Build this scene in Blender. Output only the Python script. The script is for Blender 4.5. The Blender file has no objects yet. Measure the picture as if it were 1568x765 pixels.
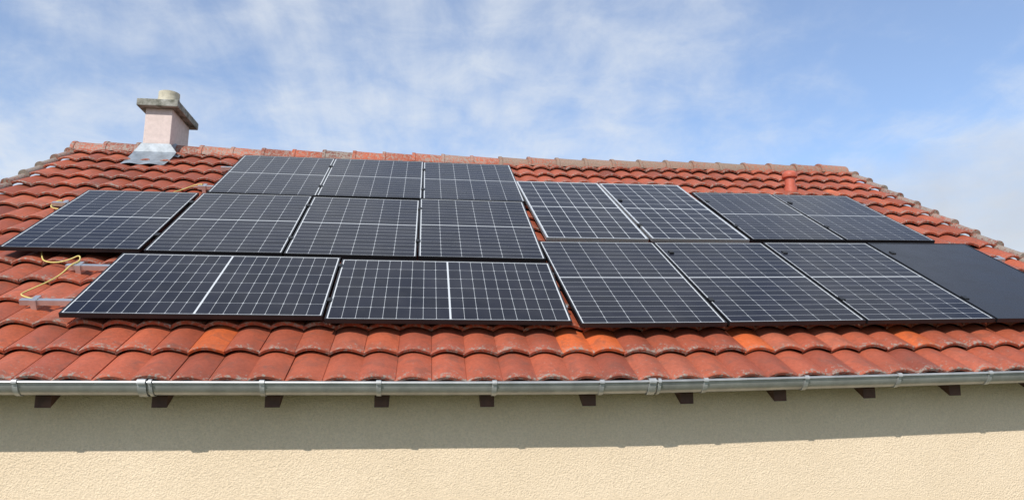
import bpy, bmesh, math, random
import numpy as np
from mathutils import Matrix, Vector
random.seed(7)
rnd=random.random
sc=bpy.context.scene
sc.view_settings.view_transform='Standard'; sc.view_settings.look='None'; sc.view_settings.exposure=0
TH=math.radians(31.5); C=math.cos(TH); S=math.sin(TH); Z0=3.4
# roof frame: u along the eave, v up the slope, n off the surface; A = slight bend of the long old roof
def A(u): return 0.028*(u+math.sqrt(u*u+0.5))
def dA(u): return 0.028*(1+u/math.sqrt(u*u+0.5))
def raw(u,v,n): return (u, v*C-n*S, v*S+n*C+Z0)
def M(u,v,n): return raw(u,v+A(u),n)
UL,UR=-5.8,5.17
VE=-0.745; VR=5.13
# ---------------------------------------------------------------- helpers
def link(o,parent=None):
    sc.collection.objects.link(o)
    if parent is not None: o.parent=parent
    return o
def meshobj(name,verts,faces,mats,parent=None,smooth=False,fm=None):
    me=bpy.data.meshes.new(name); me.from_pydata([tuple(v) for v in verts],[],faces); me.update()
    for m in mats: me.materials.append(m)
    if fm: me.polygons.foreach_set('material_index',fm)
    if smooth: me.polygons.foreach_set('use_smooth',[True]*len(me.polygons))
    return link(bpy.data.objects.new(name,me),parent)
def empty(name):
    o=bpy.data.objects.new(name,None); return link(o)
class B:
    def __init__(s): s.v=[];s.f=[];s.m=[]
    def box(s,x0,x1,y0,y1,z0,z1,f=None,m=0):
        b=len(s.v)
        for x in(x0,x1):
            for y in(y0,y1):
                for z in(z0,z1): s.v.append(f(x,y,z) if f else (x,y,z))
        for q in[(0,1,3,2),(4,6,7,5),(0,4,5,1),(2,3,7,6),(0,2,6,4),(1,5,7,3)]:
            s.f.append(tuple(b+i for i in q)); s.m.append(m)
    def obj(s,name,mats,parent=None,smooth=False,bevel=0):
        o=meshobj(name,s.v,s.f,mats,parent,smooth,s.m)
        bm=bmesh.new();bm.from_mesh(o.data);bmesh.ops.recalc_face_normals(bm,faces=bm.faces);bm.to_mesh(o.data);bm.free()
        if bevel:
            md=o.modifiers.new('bevel','BEVEL');md.width=bevel;md.segments=2;md.limit_method='ANGLE'
        return o
def mat(name):
    m=bpy.data.materials.new(name); m.use_nodes=True
    nt=m.node_tree; return m,nt,nt.nodes['Principled BSDF']
def N(nt,t,**k):
    n=nt.nodes.new(t)
    for a,b in k.items(): setattr(n,a,b)
    return n
def mth(nt,op,a,b=None,c=None):
    n=nt.nodes.new('ShaderNodeMath'); n.operation=op
    for i,x in enumerate((a,b,c)):
        if x is None: continue
        if isinstance(x,(int,float)): n.inputs[i].default_value=x
        else: nt.links.new(x,n.inputs[i])
    return n.outputs[0]
def noise(nt,scale,detail=4,rough=.55,vec=None,dist=0):
    n=N(nt,'ShaderNodeTexNoise'); n.inputs['Scale'].default_value=scale;n.inputs['Detail'].default_value=detail
    n.inputs['Roughness'].default_value=rough;n.inputs['Distortion'].default_value=dist
    if vec is not None: nt.links.new(vec,n.inputs['Vector'])
    return n.outputs['Fac']
def ramp(nt,fac,stops):
    r=N(nt,'ShaderNodeValToRGB'); e=r.color_ramp.elements
    while len(e)<len(stops): e.new(.5)
    for x,(p,c) in zip(e,stops):
        x.position=p; x.color=(c,c,c,1) if isinstance(c,(int,float)) else (*c,1)
    nt.links.new(fac,r.inputs[0]); return r.outputs[0]
def mix(nt,fac,a,b,blend='MIX'):
    n=N(nt,'ShaderNodeMix',data_type='RGBA',blend_type=blend)
    for i,x in ((0,fac),(6,a),(7,b)):
        if isinstance(x,(int,float)): n.inputs[i].default_value=x
        elif isinstance(x,tuple): n.inputs[i].default_value=(*x,1)
        else: nt.links.new(x,n.inputs[i])
    return n.outputs[2]
def bump(nt,b,h,strength,dist):
    n=N(nt,'ShaderNodeBump'); n.inputs['Strength'].default_value=strength;n.inputs['Distance'].default_value=dist
    nt.links.new(h,n.inputs['Height']); nt.links.new(n.outputs[0],b.inputs['Normal'])
def objc(nt): return N(nt,'ShaderNodeTexCoord').outputs['Object']
# ---------------------------------------------------------------- materials
def tilemat(name,lich_lo,lich_hi,lcol=(.40,.37,.31)):
    m,nt,b=mat(name); oc=objc(nt)
    at=N(nt,'ShaderNodeAttribute',attribute_name='tint'); 
    sp=N(nt,'ShaderNodeSeparateColor'); nt.links.new(at.outputs['Color'],sp.inputs[0])
    base=ramp(nt,sp.outputs[0],[(0,(.19,.050,.033)),(.35,(.32,.077,.042)),(.75,(.40,.097,.050)),(1,(.45,.125,.068))])
    base=mix(nt,sp.outputs[1],base,(.70,.145,.035))
    big=ramp(nt,noise(nt,1.3,3,vec=oc),[(.35,.78),(.65,1.10)])
    base=mix(nt,1.0,base,big,'MULTIPLY')
    fine=ramp(nt,noise(nt,38,4,.7,vec=oc),[(.3,.80),(.7,1.10)])
    base=mix(nt,1.0,base,fine,'MULTIPLY')
    grime=ramp(nt,noise(nt,8,4,.65,vec=oc,dist=.6),[(.50,0),(.74,.65)])
    base=mix(nt,grime,base,(.145,.066,.046))
    edge=mth(nt,'MULTIPLY',sp.outputs[2],.15)
    l=mth(nt,'ADD',noise(nt,36,5,.75,vec=oc),edge)
    l=mth(nt,'ADD',l,mth(nt,'MULTIPLY',noise(nt,1.8,2,vec=oc),.20))
    lm=ramp(nt,l,[(lich_lo,0),(lich_hi,.85)])
    lc=mix(nt,noise(nt,60,2,vec=oc),lcol,tuple(x*.4 for x in lcol))
    base=mix(nt,lm,base,lc)
    nt.links.new(base,b.inputs['Base Color']); b.inputs['Roughness'].default_value=.58
    b.inputs['Specular IOR Level'].default_value=.35
    bump(nt,b,noise(nt,70,4,.7,vec=oc),.35,.006)
    return m
m_tile=tilemat('clay_tile',.765,.83)
m_ridge=tilemat('clay_ridge',.62,.73)
m_ridge2=tilemat('clay_ridge_lichen',.50,.64,(.36,.29,.22))
def simple(name,col,rough,metal=0,nscale=20,var=.15,bs=.1,bd=.002,spec=.5):
    m,nt,b=mat(name); oc=objc(nt)
    f=ramp(nt,noise(nt,nscale,5,.6,vec=oc),[(.3,1-var),(.7,1+var)])
    nt.links.new(mix(nt,1.0,col,f,'MULTIPLY'),b.inputs['Base Color'])
    b.inputs['Roughness'].default_value=rough;b.inputs['Metallic'].default_value=metal
    b.inputs['Specular IOR Level'].default_value=spec
    if bs: bump(nt,b,noise(nt,nscale*4,4,.6,vec=oc),bs,bd)
    return m
m_zinc=simple('zinc',(.38,.375,.36),.40,.6,6,.24,.08)
m_zinc2=simple('zinc_bracket',(.44,.44,.43),.45,.5,16,.2,.05)
m_alu=simple('aluminium',(.62,.63,.64),.38,.85,15,.08,0)
m_lead=simple('lead_flashing',(.25,.28,.31),.5,.3,9,.3,.3,.004)
m_wood=simple('dark_stained_wood',(.075,.032,.02),.7,0,14,.35,.3)
m_deck=simple('roof_underlay',(.05,.035,.03),.8,0,10,.2,0)
m_blackframe=simple('black_anodised_frame',(.012,.012,.014),.35,.2,10,.05,0)
m_silverframe=simple('silver_frame',(.6,.61,.62),.35,.8,10,.05,0)
m_cable=simple('yellow_cable_sheath',(.62,.50,.16),.5,0,10,.05,0)
m_blackclamp=simple('black_clamp',(.015,.015,.015),.4,.3,10,.05,0)
m_wall,nt,b=mat('cream_render'); oc=objc(nt)
c1=mix(nt,ramp(nt,noise(nt,1.1,4,.6,vec=oc),[(.3,0),(.7,1)]),(.73,.58,.405),(.79,.635,.455))
sm=ramp(nt,noise(nt,75,4,.75,vec=oc),[(.32,.84),(.62,1.04)])
nt.links.new(mix(nt,1.0,c1,sm,'MULTIPLY'),b.inputs['Base Color']); b.inputs['Roughness'].default_value=.92
b.inputs['Specular IOR Level'].default_value=.15
vo=N(nt,'ShaderNodeTexVoronoi'); vo.inputs['Scale'].default_value=95; nt.links.new(oc,vo.inputs['Vector'])
hh=mth(nt,'ADD',vo.outputs['Distance'],mth(nt,'MULTIPLY',noise(nt,60,5,.7,vec=oc),1.2))
bump(nt,b,hh,.65,.006)
m_chim=simple('pink_render',(.62,.51,.47),.9,0,18,.10,.5,.004,.2)
m_conc,nt,b=mat('mossy_concrete'); oc=objc(nt)
cc=ramp(nt,noise(nt,9,6,.7,vec=oc),[(.35,(.10,.10,.075)),(.5,(.24,.235,.20)),(.68,(.38,.37,.33))])
nt.links.new(cc,b.inputs['Base Color']);b.inputs['Roughness'].default_value=.95
bump(nt,b,noise(nt,40,5,.7,vec=oc),.6,.01)
m_pot=simple('chimney_pot_clay',(.52,.47,.36),.85,0,14,.2,.3)
m_vent=simple('terracotta_plastic',(.46,.10,.055),.5,0,12,.12,.1)
m_grass,nt,b=mat('grass'); oc=objc(nt)
nt.links.new(ramp(nt,noise(nt,.8,8,.7,vec=oc),[(.3,(.06,.075,.03)),(.7,(.11,.12,.06))]),b.inputs['Base Color']);b.inputs['Roughness'].default_value=.95
def cellmat(name,w,h,nx,ny,line=.0032,mar=.020,split='y',cell=(.006,.007,.014),white=(.54,.56,.57),gap=.006,diam=.010,lw=.68):
    m,nt,b=mat(name); sp=N(nt,'ShaderNodeSeparateXYZ'); nt.links.new(objc(nt),sp.inputs[0])
    def axis(o,L,n,spl):
        if spl:
            half=L/2-mar-gap; t=mth(nt,'ABSOLUTE',mth(nt,'SUBTRACT',o,L/2)); t=mth(nt,'SUBTRACT',t,gap); cs=half/(n/2); LL=half
        else:
            t=mth(nt,'SUBTRACT',o,mar); LL=L-2*mar; cs=LL/n
        fr=mth(nt,'FRACT',mth(nt,'DIVIDE',t,cs))
        d=mth(nt,'MULTIPLY',mth(nt,'MINIMUM',fr,mth(nt,'SUBTRACT',1.0,fr)),cs)
        out=mth(nt,'MAXIMUM',mth(nt,'LESS_THAN',t,0.0),mth(nt,'GREATER_THAN',t,LL))
        idx=mth(nt,'FLOOR',mth(nt,'DIVIDE',mth(nt,'SUBTRACT',o,mar),cs))
        return d,out,idx
    dx,ox,ix=axis(sp.outputs[0],w,nx,split=='x'); dy,oy,iy=axis(sp.outputs[1],h,ny,split=='y')
    ln=mth(nt,'LESS_THAN',mth(nt,'MINIMUM',dx,dy),line/2)
    dm=mth(nt,'LESS_THAN',mth(nt,'ADD',dx,dy),diam)
    k=mth(nt,'MAXIMUM',mth(nt,'MULTIPLY',mth(nt,'MAXIMUM',ln,dm),lw),mth(nt,'MAXIMUM',ox,oy))
    cv=N(nt,'ShaderNodeCombineXYZ'); nt.links.new(ix,cv.inputs[0]); nt.links.new(iy,cv.inputs[1])
    wn=N(nt,'ShaderNodeTexWhiteNoise'); nt.links.new(cv.outputs[0],wn.inputs['Vector'])
    cc=mix(nt,wn.outputs['Value'],cell,tuple(x*1.5 for x in cell))
    geo=N(nt,'ShaderNodeTexCoord').outputs['Object']
    dz=ramp(nt,noise(nt,2.2,5,.65,vec=geo),[(.4,0),(.75,.03)])
    cc=mix(nt,dz,cc,(.5,.48,.45))
    nt.links.new(mix(nt,k,cc,white),b.inputs['Base Color'])
    dust=ramp(nt,noise(nt,3,5,.6,vec=geo),[(.3,.05),(.7,.16)])
    nt.links.new(dust,b.inputs['Roughness'])
    b.inputs['Specular IOR Level'].default_value=.17
    return m
m_black,nt,b=mat('all_black_cells'); b.inputs['Base Color'].default_value=(.016,.015,.016,1)
nt.links.new(ramp(nt,noise(nt,4,5,.6,vec=objc(nt)),[(.3,.2),(.7,.34)]),b.inputs['Roughness']); b.inputs['Specular IOR Level'].default_value=.5
# ---------------------------------------------------------------- solar panels
cache={}
def panel(u,v,w,h,kind,rise=0.0,rot=None):
    key=(round(w,3),round(h,3),kind)
    if key not in cache:
        fw=.011; T=.035
        if kind=='port': gm=cellmat('cells_%d'%len(cache),w,h,6,18)
        elif kind=='land': gm=cellmat('cells_%d'%len(cache),w,h,18,6,split='x')
        elif kind=='silver': gm=cellmat('cells_%d'%len(cache),w,h,6,12,line=.0055,diam=.014,lw=.9,mar=.022)
        elif kind=='old': gm=cellmat('cells_%d'%len(cache),w,h,6,20,cell=(.010,.011,.018),lw=.5)
        else: gm=m_black
        fr=m_silverframe if kind=='silver' else m_blackframe
        bb=B()
        bb.box(0,w,0,fw,-T,0,m=0); bb.box(0,w,h-fw,h,-T,0,m=0)
        bb.box(0,fw,fw,h-fw,-T,0,m=0); bb.box(w-fw,w,fw,h-fw,-T,0,m=0)
        bb.box(fw,w-fw,fw,h-fw,-.009,-.003,m=1)
        me=bb.obj('solar_panel',[fr,gm]); cache[key]=me.data; o=me
    else:
        o=link(bpy.data.objects.new('solar_panel',cache[key]))
    uc=u+w/2; a=math.atan(dA(uc)) if rot is None else rot
    ex=Vector((1,0,0)); ev=Vector((0,C,S)); en=Vector((0,-S,C))
    tx=(rnd()-.5)*.010; ty=(rnd()-.5)*.010
    X=ex*math.cos(a)+ev*math.sin(a); Y=ev*math.cos(a)-ex*math.sin(a)
    X=(X+en*tx).normalized(); Y=(Y+en*ty); Y=(Y-X*X.dot(Y)).normalized(); en=X.cross(Y)
    P=Vector(raw(u,v+A(uc)-dA(uc)*w/2,rise))
    o.matrix_world=Matrix(((X.x,Y.x,en.x,P.x),(X.y,Y.y,en.y,P.y),(X.z,Y.z,en.z,P.z),(0,0,0,1)))
    return o
for i in range(4): panel(-.015+1.173*i,-.115,1.152,1.80,'port' if i<3 else 'black')
panel(-.01,1.775,1.05,2.07,'silver'); panel(1.075,1.775,1.05,2.07,'silver')
panel(2.16,1.78,1.04,1.68,'old'); panel(3.225,1.78,1.04,1.68,'old')
panel(-3.715,-.035,1.80,1.155,'land'); panel(-1.895,-.075,1.815,1.18,'land')
panel(-4.745,1.215,1.125,1.735,'port',rise=.0)
for u in(-3.58,-2.415,-1.25): panel(u,1.205,1.150,1.745,'port')
for u in(-3.545,-2.395,-1.235): panel(u,2.985,1.15,1.685,'port')
rails=empty('mounting_rail')
def rail(u0,u1,v,n=-.06,nm='rail'):
    bb=B(); k=6
    for i in range(k):
        a=u0+(u1-u0)*i/k; c=u0+(u1-u0)*(i+1)/k
        bb.box(a,c,v-.02,v+.02,n-.02,n+.02,f=M)
    return bb.obj(nm,[m_alu],rails)
for (a,c,v) in [(-4.10,-.05,.95),(-4.12,-.05,.27),(-4.95,-.1,2.60),(-4.7,-.1,1.6),(-3.75,-.1,3.35),(-3.72,-.1,4.2),(0,4.75,.35),(0,4.75,1.35),(0,4.3,2.25),(0,4.3,3.2)]: rail(a,c,v)
for (u,v) in [(-4.02,.95),(-4.04,.27),(-4.85,2.6),(-3.7,3.35),(4.72,1.35)]:
    bb=B(); bb.box(u,u+.04,v-.035,v+.06,-.15,-.035,f=M); bb.obj('roof_hook',[m_alu],rails)
cl=B()
for us,vs in[((1.155,2.33,3.51),(.3,1.4)),((-1.905,),(.25,.95)),((-3.6,-2.425,-1.26),(1.6,2.6)),((-2.4,-1.24),(3.35,4.25)),((1.06,2.14,3.21),(2.2,3.1))]:
    for u in us:
        for v in vs: cl.box(u-.02,u+.022,v-.03,v+.03,-.03,.006,f=M)
cl.obj('panel_clamps',[m_blackclamp],rails)
# ---------------------------------------------------------------- house
house=empty('house')
TP=.235; CP=.380; NB=-.166; AMP=.037; LIFT=.050
def prof(s): return AMP*math.sin(math.pi*(s**.85))**1.05 if 0<s<1 else 0.0
def build_tiles(name,mapf,special):
    V=[];F=[];T=[]
    NS=12
    ncol=int(round((UR-UL)/TP)); tp=(UR-UL)/ncol; nrow=int((VR-VE)/CP)+1
    for r in range(nrow):
        for c in range(ncol):
            u0=UL+c*tp; v0=VE+r*CP+(rnd()-.5)*.014; L=min(CP+.06,VR-v0+.02)
            if L<.03: continue
            tint=min(1,max(0,random.gauss(.58,.20))); sp=special(u0+tp/2,r)
            dn=(rnd()-.5)*.006; sk=(rnd()-.5)*.012; du=(rnd()-.5)*.006
            rings=[(.004,-.030,1),(0,-.009,1),(.006,0,1),(.05,0,.6),(.16,0,.1),(L,0,0)]
            b=len(V)
            for (dv,off,e) in rings:
                for k in range(NS+1):
                    s=k/NS
                    u=u0+s*(tp+.006)+du
                    n=NB+LIFT*(1-min(dv/CP,1.2))+prof(s)+.010*s+off+dn
                    V.append(mapf(u,v0+dv+sk*(s-.5),n)); T.append((tint,sp,e))
            for j in range(len(rings)-1):
                for k in range(NS):
                    a=b+j*(NS+1)+k; F.append((a,a+1,a+NS+2,a+NS+1))
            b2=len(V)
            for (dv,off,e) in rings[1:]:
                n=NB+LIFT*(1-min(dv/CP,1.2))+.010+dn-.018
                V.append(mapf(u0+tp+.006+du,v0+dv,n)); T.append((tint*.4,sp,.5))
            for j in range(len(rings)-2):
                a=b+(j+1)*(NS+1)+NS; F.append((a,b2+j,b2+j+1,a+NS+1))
    o=meshobj(name,V,F,[m_tile],house,True)
    ca=o.data.color_attributes.new('tint','FLOAT_COLOR','POINT')
    ca.data.foreach_set('color',np.array([(*t,1) for t in T],dtype=np.float32).ravel())
    md=o.modifiers.new('e','EDGE_SPLIT'); md.split_angle=math.radians(40)
    return o
def spec(u,r):
    if r==1:
        for x in(-2.6,.05,1.33,2.75):
            if abs(u-x)<.14: return .75
    return .10*rnd() if rnd()<.95 else .3*rnd()
build_tiles('roof_tiles_front',M,spec)
def MB(u,v,n):
    x,y,z=M(u,v,n); yr=(VR+A(u))*C+.12*S
    return (x,2*yr-y,z)
YR=VR*C+.10*S
build_tiles('roof_tiles_back',MB,lambda u,r:.1*rnd())
dk=B(); k=24
for i in range(k):
    a=UL+.03+(UR-UL-.06)*i/k; c=UL+.03+(UR-UL-.06)*(i+1)/k
    dk.box(a,c,VE+.03,VR-.02,-.222,-.180,f=M); dk.box(a,c,VE+.03,VR-.02,-.222,-.180,f=MB)
dk.obj('roof_deck',[m_deck],house)
def halfround(V,F,T,p0,p1,r0,r1,up,tint,sp,e,ns=10,arc=math.pi,closed=True):
    p0=Vector(p0);p1=Vector(p1);d=(p1-p0).normalized();up=Vector(up);up=(up-d*up.dot(d)).normalized();sd=d.cross(up)
    b=len(V)
    rg=[(0,r0-.018),(0,r0),(.09,r0),(.11,r0-.010),(1,r1)]
    for t,r in rg:
        c=p0.lerp(p1,t)
        for k in range(ns+1):
            a=-arc/2+arc*k/ns
            V.append(tuple(c+up*math.cos(a)*r+sd*math.sin(a)*r)); T.append((tint,sp,e))
    for j in range(len(rg)-1):
        for k in range(ns):
            a=b+j*(ns+1)+k; F.append((a,a+1,a+ns+2,a+ns+1))
    if closed:
        for o in (0,(len(rg)-1)*(ns+1)):
            F.append(tuple(b+o+k for k in range(ns+1)))
def finish(name,V,F,T,ms):
    o=meshobj(name,V,F,ms,house,True)
    ca=o.data.color_attributes.new('tint','FLOAT_COLOR','POINT')
    ca.data.foreach_set('color',np.array([(*t,1) for t in T],dtype=np.float32).ravel())
    md=o.modifiers.new('e','EDGE_SPLIT'); md.split_angle=math.radians(40)
    bm=bmesh.new();bm.from_mesh(o.data);bmesh.ops.recalc_face_normals(bm,faces=bm.faces);bm.to_mesh(o.data);bm.free()
for part,(ua,ub,mm) in {'ridge_tiles_red':(-5.86,-.2,m_ridge),'ridge_tiles_weathered':(-.2,5.10,m_ridge2)}.items():
    V=[];F=[];T=[]; n=int(round((ub-ua)/.40)); st=(ub-ua)/n
    for i in range(n):
        u=ua+i*st; j=(rnd()-.5)*.016
        p0=raw(u,VR+A(u),-.135+j); p1=raw(u+st+.05,VR+A(u+st+.05),-.14+j)
        p0=(p0[0],p0[1]+.06,p0[2]); p1=(p1[0],p1[1]+.06,p1[2])
        halfround(V,F,T,p0,p1,.150,.124,(0,0,1),min(1,max(0,random.gauss(.5,.3))),.25*rnd(),.7*rnd(),arc=math.pi*1.05)
    finish(part,V,F,T,[mm])
for side,u in(('left',UL-.02),('right',UR+.02)):
    for mp,nm in((M,'front'),(MB,'back')):
        V=[];F=[];T=[]
        for r in range(int((VR-VE)/CP)+1):
            v=VE+r*CP
            if v>VR-.1: continue
            L=min(CP+.03,VR-v)
            halfround(V,F,T,mp(u,v,NB+.05),mp(u,v+L,NB+.012),.062,.052,(0,-S if mp is M else S,C),random.random()*.6,0,.6+.5*rnd(),arc=math.pi*1.15)
        finish('verge_tiles_%s_%s'%(side,nm),V,F,T,[m_ridge])
rf=B()
ru=[-3.52+.692*i for i in range(-3,12)]
for u in ru:
    for (mp) in (M,MB):
        b0=len(rf.v)
        for x in(u-.047,u+.047):
            for (v,n) in((-.744,-.226),(-.780,-.290),(.6,-.226),(.6,-.290)): rf.v.append(mp(x,v,n))
        for q in[(0,2,3,1),(4,5,7,6),(0,1,5,4),(2,6,7,3),(0,4,6,2),(1,3,7,5)]: rf.f.append(tuple(b0+i for i in q)); rf.m.append(0)
rf.obj('rafter_tails',[m_wood],house)
YW=-.265; YB=2*YR-YW; ZT=Z0+(YW*S/C)-.25
wx0,wx1=UL+.25,UR-.25
k=20
def AW(u): return .80*A(u)
vv=[];ff=[]
ridz=Z0+VR*S-.36
for i in range(k+1):
    u=wx0+(wx1-wx0)*i/k; 
    vv+= [(u,YW+AW(u),0),(u,YW+AW(u),ZT+A(u)*S*.95+.02),(u,YB+2*A(u)*C,ZT+A(u)*S*.8),(u,YB+2*A(u)*C,0)]
for i in range(k):
    a=4*i; ff+=[(a,a+4,a+5,a+1),(a+2,a+6,a+7,a+3)]
for i,u in((0,wx0),(k,wx1)):
    g=len(vv); vv.append((u,(YR+A(u)*C),ridz+A(u)*S)); ff.append((4*i,4*i+1,g,4*i+2,4*i+3))
meshobj('walls',vv,ff,[m_wall],house)
fb=B()  # added strip behind the gutter, only there to block light leaks under the tiles
for i in range(24):
    a=UL+(UR-UL)*i/24; c=UL+(UR-UL)*(i+1)/24
    fb.box(a,c,-.712,-.690,-.2245,-.136,f=M)
fb.obj('eave_light_blocker',[m_wood],house)
# ---------------------------------------------------------------- gutter
gut=empty('rain_gutter')
GY,GZ,GR=-.622,Z0-.514,.071
GE=1.05
def gc(u): return (u,GY+A(u)*C,GZ+A(u)*S)
V=[];F=[]; us=np.linspace(UL-.05,UR+.05,60); sec=[]
for k in range(17):
    a=math.pi+math.pi*k/16; sec.append((math.cos(a)*GR,math.sin(a)*GR*GE+.012))
inner=[(y*.965,z*.965+.001) for y,z in sec[::-1]]
bead=[(-GR-.006+.011*math.cos(t),.014+.011*math.sin(t)) for t in np.linspace(-.3*math.pi,1.3*math.pi,9)]
full=[(y,z) for y,z in sec[::-1]]+bead[::-1][1:]+[(y,z) for y,z in inner[::-1]]
K=len(full)
for u in us:
    x,y,z=gc(u)
    for a,b_ in full: V.append((x,y+a,z+b_))
for i in range(len(us)-1):
    for k in range(K):
        a=i*K+k;b_=i*K+(k+1)%K; F.append((a,b_,b_+K,a+K))
o=meshobj('gutter_trough',V,F,[m_zinc],gut,True)
md=o.modifiers.new('e','EDGE_SPLIT'); md.split_angle=math.radians(50)
bm=bmesh.new();bm.from_mesh(o.data);bmesh.ops.recalc_face_normals(bm,faces=bm.faces);bm.to_mesh(o.data);bm.free()
def strap(u,w,t,nm):
    V=[];F=[]
    sc2=[(math.cos(a)*(GR+t),math.sin(a)*(GR+t)*GE+.012) for a in [math.pi+math.pi*k/16 for k in range(17)]]
    pts=[(-GR-.006+(.012+t)*math.cos(q),.014+(.012+t)*math.sin(q)) for q in np.linspace(.2*math.pi,1.15*math.pi,7)]+sc2
    pts2=[(a*.93,b*.93) for a,b in pts]
    for uu in(u-w/2,u+w/2):
        x,y,z=gc(uu)
        for a,b in pts: V.append((uu,y+a,z+b))
        for a,b in pts2: V.append((uu,y+a,z+b))
    n=len(pts)
    for k in range(n-1):
        F+=[(k,k+1,2*n+k+1,2*n+k),(k,n+k,n+k+1,k+1),(2*n+k,2*n+k+1,3*n+k+1,3*n+k)]
    o=meshobj(nm,V,F,[m_zinc2],gut,True); md=o.modifiers.new('e','EDGE_SPLIT'); md.split_angle=math.radians(40)
for i in range(-3,13): strap(-3.6+.718*i+(rnd()-.5)*.02,.030,.006,'gutter_bracket')
for u in(-2.88,.33,-4.9,4.1):
    strap(u,.05,.010,'gutter_joint'); strap(u+.05,.02,.008,'gutter_joint')
# ---------------------------------------------------------------- chimney
chim=empty('chimney')
cx0,cx1,cy0,cy1=-4.90,-4.56,4.22,4.93
zb=Z0+2.2; zt=Z0+3.11
bb=B(); bb.box(cx0,cx1,cy0,cy1,zb,zt); bb.obj('shaft',[m_chim],chim,bevel=.008)
bb=B(); bb.box(cx0-.09,cx1+.09,cy0-.10,cy1+.10,zt,zt+.10); o=bb.obj('concrete_cap',[m_conc],chim,bevel=.012)
bb=B(); bb.box(cx0+.02,cx1-.02,cy0+.08,cy1-.08,zt+.10,zt+.13); bb.obj('mortar_bed',[m_conc],chim,bevel=.01)
def lathe(name,prof,cx,cy,cz,mt,parent,ns=28):
    V=[];F=[]
    for r,z in prof:
        for k in range(ns):
            a=2*math.pi*k/ns; V.append((cx+r*math.cos(a),cy+r*math.sin(a),cz+z))
    for j in range(len(prof)-1):
        for k in range(ns): F.append((j*ns+k,j*ns+(k+1)%ns,(j+1)*ns+(k+1)%ns,(j+1)*ns+k))
    F.append(tuple(range(ns))); F.append(tuple(range((len(prof)-1)*ns,len(prof)*ns)))
    o=meshobj(name,V,F,[mt],parent,True); md=o.modifiers.new('e','EDGE_SPLIT'); md.split_angle=math.radians(35)
    bm=bmesh.new();bm.from_mesh(o.data);bmesh.ops.recalc_face_normals(bm,faces=bm.faces);bm.to_mesh(o.data);bm.free()
    return o
lathe('chimney_pot',[(.165,0),(.16,.03),(.132,.15),(.135,.16),(.135,.215),(.115,.22),(.10,.15),(.02,.13)],(cx0+cx1)/2,(cy0+cy1)/2-.05,zt+.12,m_pot,chim)
vf=(cy0-.1*S)/C
V=[];F=[]
nu=14
for j,(t) in enumerate((0,.35,.8,1.0)):
    for i in range(nu+1):
        s=i/nu
        u=(cx0-.09)*(1-s)+(cx1+.10)*s; v=4.40*(1-t)+(vf+.0)*t
        n=-.104+.02*abs(math.sin(s*math.pi*2.2))*(1-t)+(.05*t*t)
        V.append(M(u,v,n))
for i in range(nu+1):
    s=i/nu; u=(cx0-.012)*(1-s)+(cx1+.012)*s; x,y,z=M(u,vf,-.07); V.append((x,cy0-.012,z+.13))
for j in range(4):
    for i in range(nu):
        a=j*(nu+1)+i; F.append((a,a+1,a+nu+2,a+nu+1))
for (x,sx) in((cx1,1),(cx0,-1)):
    b0=len(V)
    for t in range(5):
        y=cy0-.012+(cy1-cy0+.03)*t/4; v=(y-.1*S)/C; zz=M(x,min(v,VR),-.10)[2]
        V.append((x+sx*.012,y,zz+.12)); V.append((x+sx*.03,y,zz+.0)); V.append((x+sx*.13,y-.02,zz-.02))
    for t in range(4):
        a=b0+3*t; F+=[(a,a+1,a+4,a+3),(a+1,a+2,a+5,a+4)]
meshobj('lead_flashing',V,F,[m_lead],chim)
# ---------------------------------------------------------------- vent pipe
vent=empty('roof_vent_pipe'); px,py,pz=raw(3.69,4.02+A(3.69),-.12)
lathe('vent_body',[(.085,-.06),(.085,.06),(.068,.07),(.068,.20)],px,py,pz,m_vent,vent)
lathe('vent_cap',[(.06,.185),(.098,.19),(.103,.205),(.098,.245),(.07,.275),(.02,.282)],px,py,pz,m_vent,vent)
# ---------------------------------------------------------------- cables
def cable(name,pts,r,mt):
    cu=bpy.data.curves.new(name,'CURVE'); cu.dimensions='3D'; cu.bevel_depth=r; cu.bevel_resolution=3
    sp=cu.splines.new('NURBS'); sp.points.add(len(pts)-1); sp.use_endpoint_u=True; sp.order_u=3
    for p,q in zip(sp.points,pts): p.co=(*M(*q),1)
    cu.materials.append(mt); return link(bpy.data.objects.new(name,cu))
cable('earthing_cable',[(-4.45,1.30,-.07),(-4.42,1.22,-.09),(-4.35,1.12,-.09),(-4.22,1.08,-.08),(-4.12,1.10,-.05),(-4.06,1.12,-.02),(-4.01,1.00,-.03),(-4.05,.93,-.03),(-4.08,.85,-.07),(-4.11,.72,-.08),(-4.16,.58,-.08),(-4.20,.45,-.075),(-4.16,.36,-.05),(-4.08,.31,-.05),(-4.0,.27,-.04)],.006,m_cable)
cable('earthing_cable',[(-4.86,2.62,-.03),(-4.95,2.72,-.06),(-4.98,2.60,-.08),(-4.9,2.5,-.08),(-4.7,2.45,-.08)],.006,m_cable)
cable('earthing_cable',[(-3.7,3.36,-.03),(-3.78,3.45,-.05),(-3.9,3.30,-.08),(-3.98,3.18,-.08),(-4.0,3.0,-.08)],.006,m_cable)
V=[(-3000,-3000,0),(3000,-3000,0),(3000,3000,0),(-3000,3000,0)]
meshobj('ground',V,[(0,1,2,3)],[m_grass])
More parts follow.
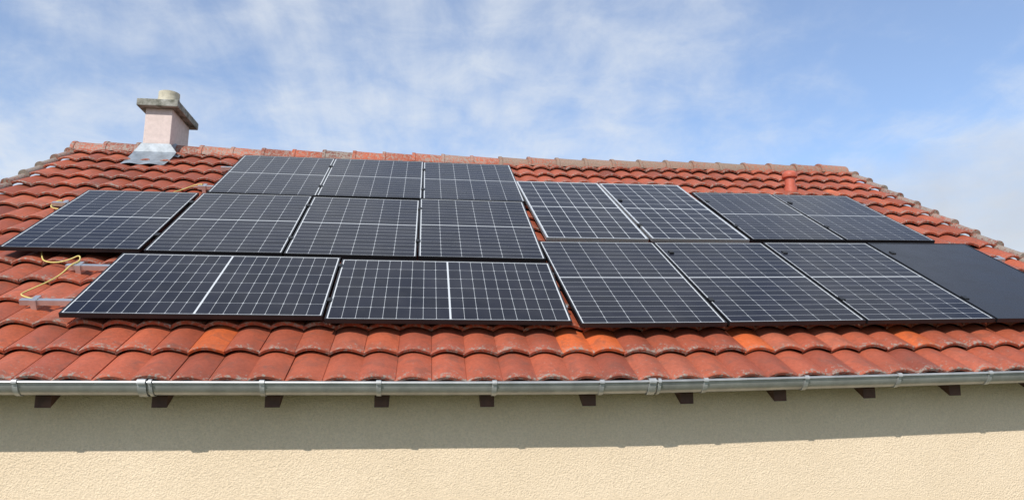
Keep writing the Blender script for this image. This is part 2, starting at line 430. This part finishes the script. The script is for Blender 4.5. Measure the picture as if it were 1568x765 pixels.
# ---------------------------------------------------------------- light
az=math.radians(-30); el=math.radians(39)
sd=Vector((math.sin(az)*math.cos(el),-math.cos(az)*math.cos(el),math.sin(el)))
l=bpy.data.lights.new('sun','SUN'); l.energy=4.3; l.angle=math.radians(.53); l.color=(1,.955,.885)
lo=link(bpy.data.objects.new('sun',l)); lo.rotation_euler=sd.to_track_quat('Z','Y').to_euler()
w=bpy.data.worlds.new('World'); sc.world=w; w.use_nodes=True; nt=w.node_tree
bg=nt.nodes['Background']
sky=N(nt,'ShaderNodeTexSky',sky_type='NISHITA'); sky.sun_disc=False; sky.sun_elevation=el; sky.sun_rotation=math.atan2(sd.x,sd.y)%(2*math.pi)
sky.air_density=1.0; sky.dust_density=.3; sky.ozone_density=2.5
tc=N(nt,'ShaderNodeTexCoord').outputs['Generated']; sx=N(nt,'ShaderNodeSeparateXYZ'); nt.links.new(tc,sx.inputs[0])
zz=mth(nt,'ADD',mth(nt,'MAXIMUM',sx.outputs[2],0.0),.25)
cb=N(nt,'ShaderNodeCombineXYZ'); nt.links.new(mth(nt,'DIVIDE',sx.outputs[0],zz),cb.inputs[0]); nt.links.new(mth(nt,'DIVIDE',sx.outputs[1],zz),cb.inputs[1])
mp=N(nt,'ShaderNodeMapping'); nt.links.new(cb.outputs[0],mp.inputs[0]); mp.inputs['Rotation'].default_value=(0,0,math.radians(35)); mp.inputs['Scale'].default_value=(1,.38,1)
mp2=N(nt,'ShaderNodeMapping'); nt.links.new(cb.outputs[0],mp2.inputs[0]); mp2.inputs['Location'].default_value=(4.6,2.3,0)
big=noise(nt,1.0,3,.5,vec=mp2.outputs[0])
wisp=noise(nt,1.9,8,.6,vec=mp.outputs[0],dist=.5)
puff=noise(nt,8,6,.62,vec=mp2.outputs[0],dist=.3)
t=mth(nt,'ADD',mth(nt,'MULTIPLY',big,1.0),mth(nt,'ADD',mth(nt,'MULTIPLY',wisp,1.05),mth(nt,'MULTIPLY',puff,.5)))
t=mth(nt,'ADD',t,mth(nt,'MULTIPLY',sx.outputs[0],.07))
cm2=N(nt,'ShaderNodeMapRange',interpolation_type='SMOOTHSTEP'); nt.links.new(t,cm2.inputs[0]); cm2.inputs[1].default_value=1.02; cm2.inputs[2].default_value=1.60; cm2.inputs[3].default_value=.16; cm2.inputs[4].default_value=.9
skb=mix(nt,1.0,sky.outputs[0],(1.12,1.22,1.34),'MULTIPLY')
col=mix(nt,cm2.outputs[0],skb,(5.6,5.95,6.4))
ex_=mth(nt,'POWER',mth(nt,'SUBTRACT',sx.outputs[0],.66),2.0); ez_=mth(nt,'POWER',mth(nt,'SUBTRACT',sx.outputs[2],.20),2.0)
dd=mth(nt,'ADD',mth(nt,'MULTIPLY',ex_,14.0),mth(nt,'MULTIPLY',ez_,90.0))
dd=mth(nt,'ADD',dd,mth(nt,'MULTIPLY',mth(nt,'SUBTRACT',noise(nt,6,6,.6,vec=tc,dist=.3),.5),1.8))
g=ramp(nt,dd,[(.0,.75),(.9,0)])
col=mix(nt,g,col,(4.2,4.45,4.85))
nt.links.new(col,bg.inputs[0]); bg.inputs[1].default_value=.14
# ---------------------------------------------------------------- camera
R=np.array([[0.9933,-0.0979,0.0616],[0.023,-0.3543,-0.9348],[0.1133,0.93,-0.3497]])
U_,_,V_=np.linalg.svd(R); R=U_@V_
def tw(a): return Vector((a[0],a[1]*C-a[2]*S,a[1]*S+a[2]*C))
rx,ry,rz=tw(R[0]),-tw(R[1]),-tw(R[2]); P=Vector(raw(-1.168,-4.983,2.408))
cam=bpy.data.cameras.new('camera'); cam.lens=1132.6/1568*36; cam.sensor_width=36; cam.clip_end=8000
co=link(bpy.data.objects.new('camera',cam)); co.matrix_world=Matrix(((rx.x,ry.x,rz.x,P.x),(rx.y,ry.y,rz.y,P.y),(rx.z,ry.z,rz.z,P.z),(0,0,0,1)))
sc.camera=co
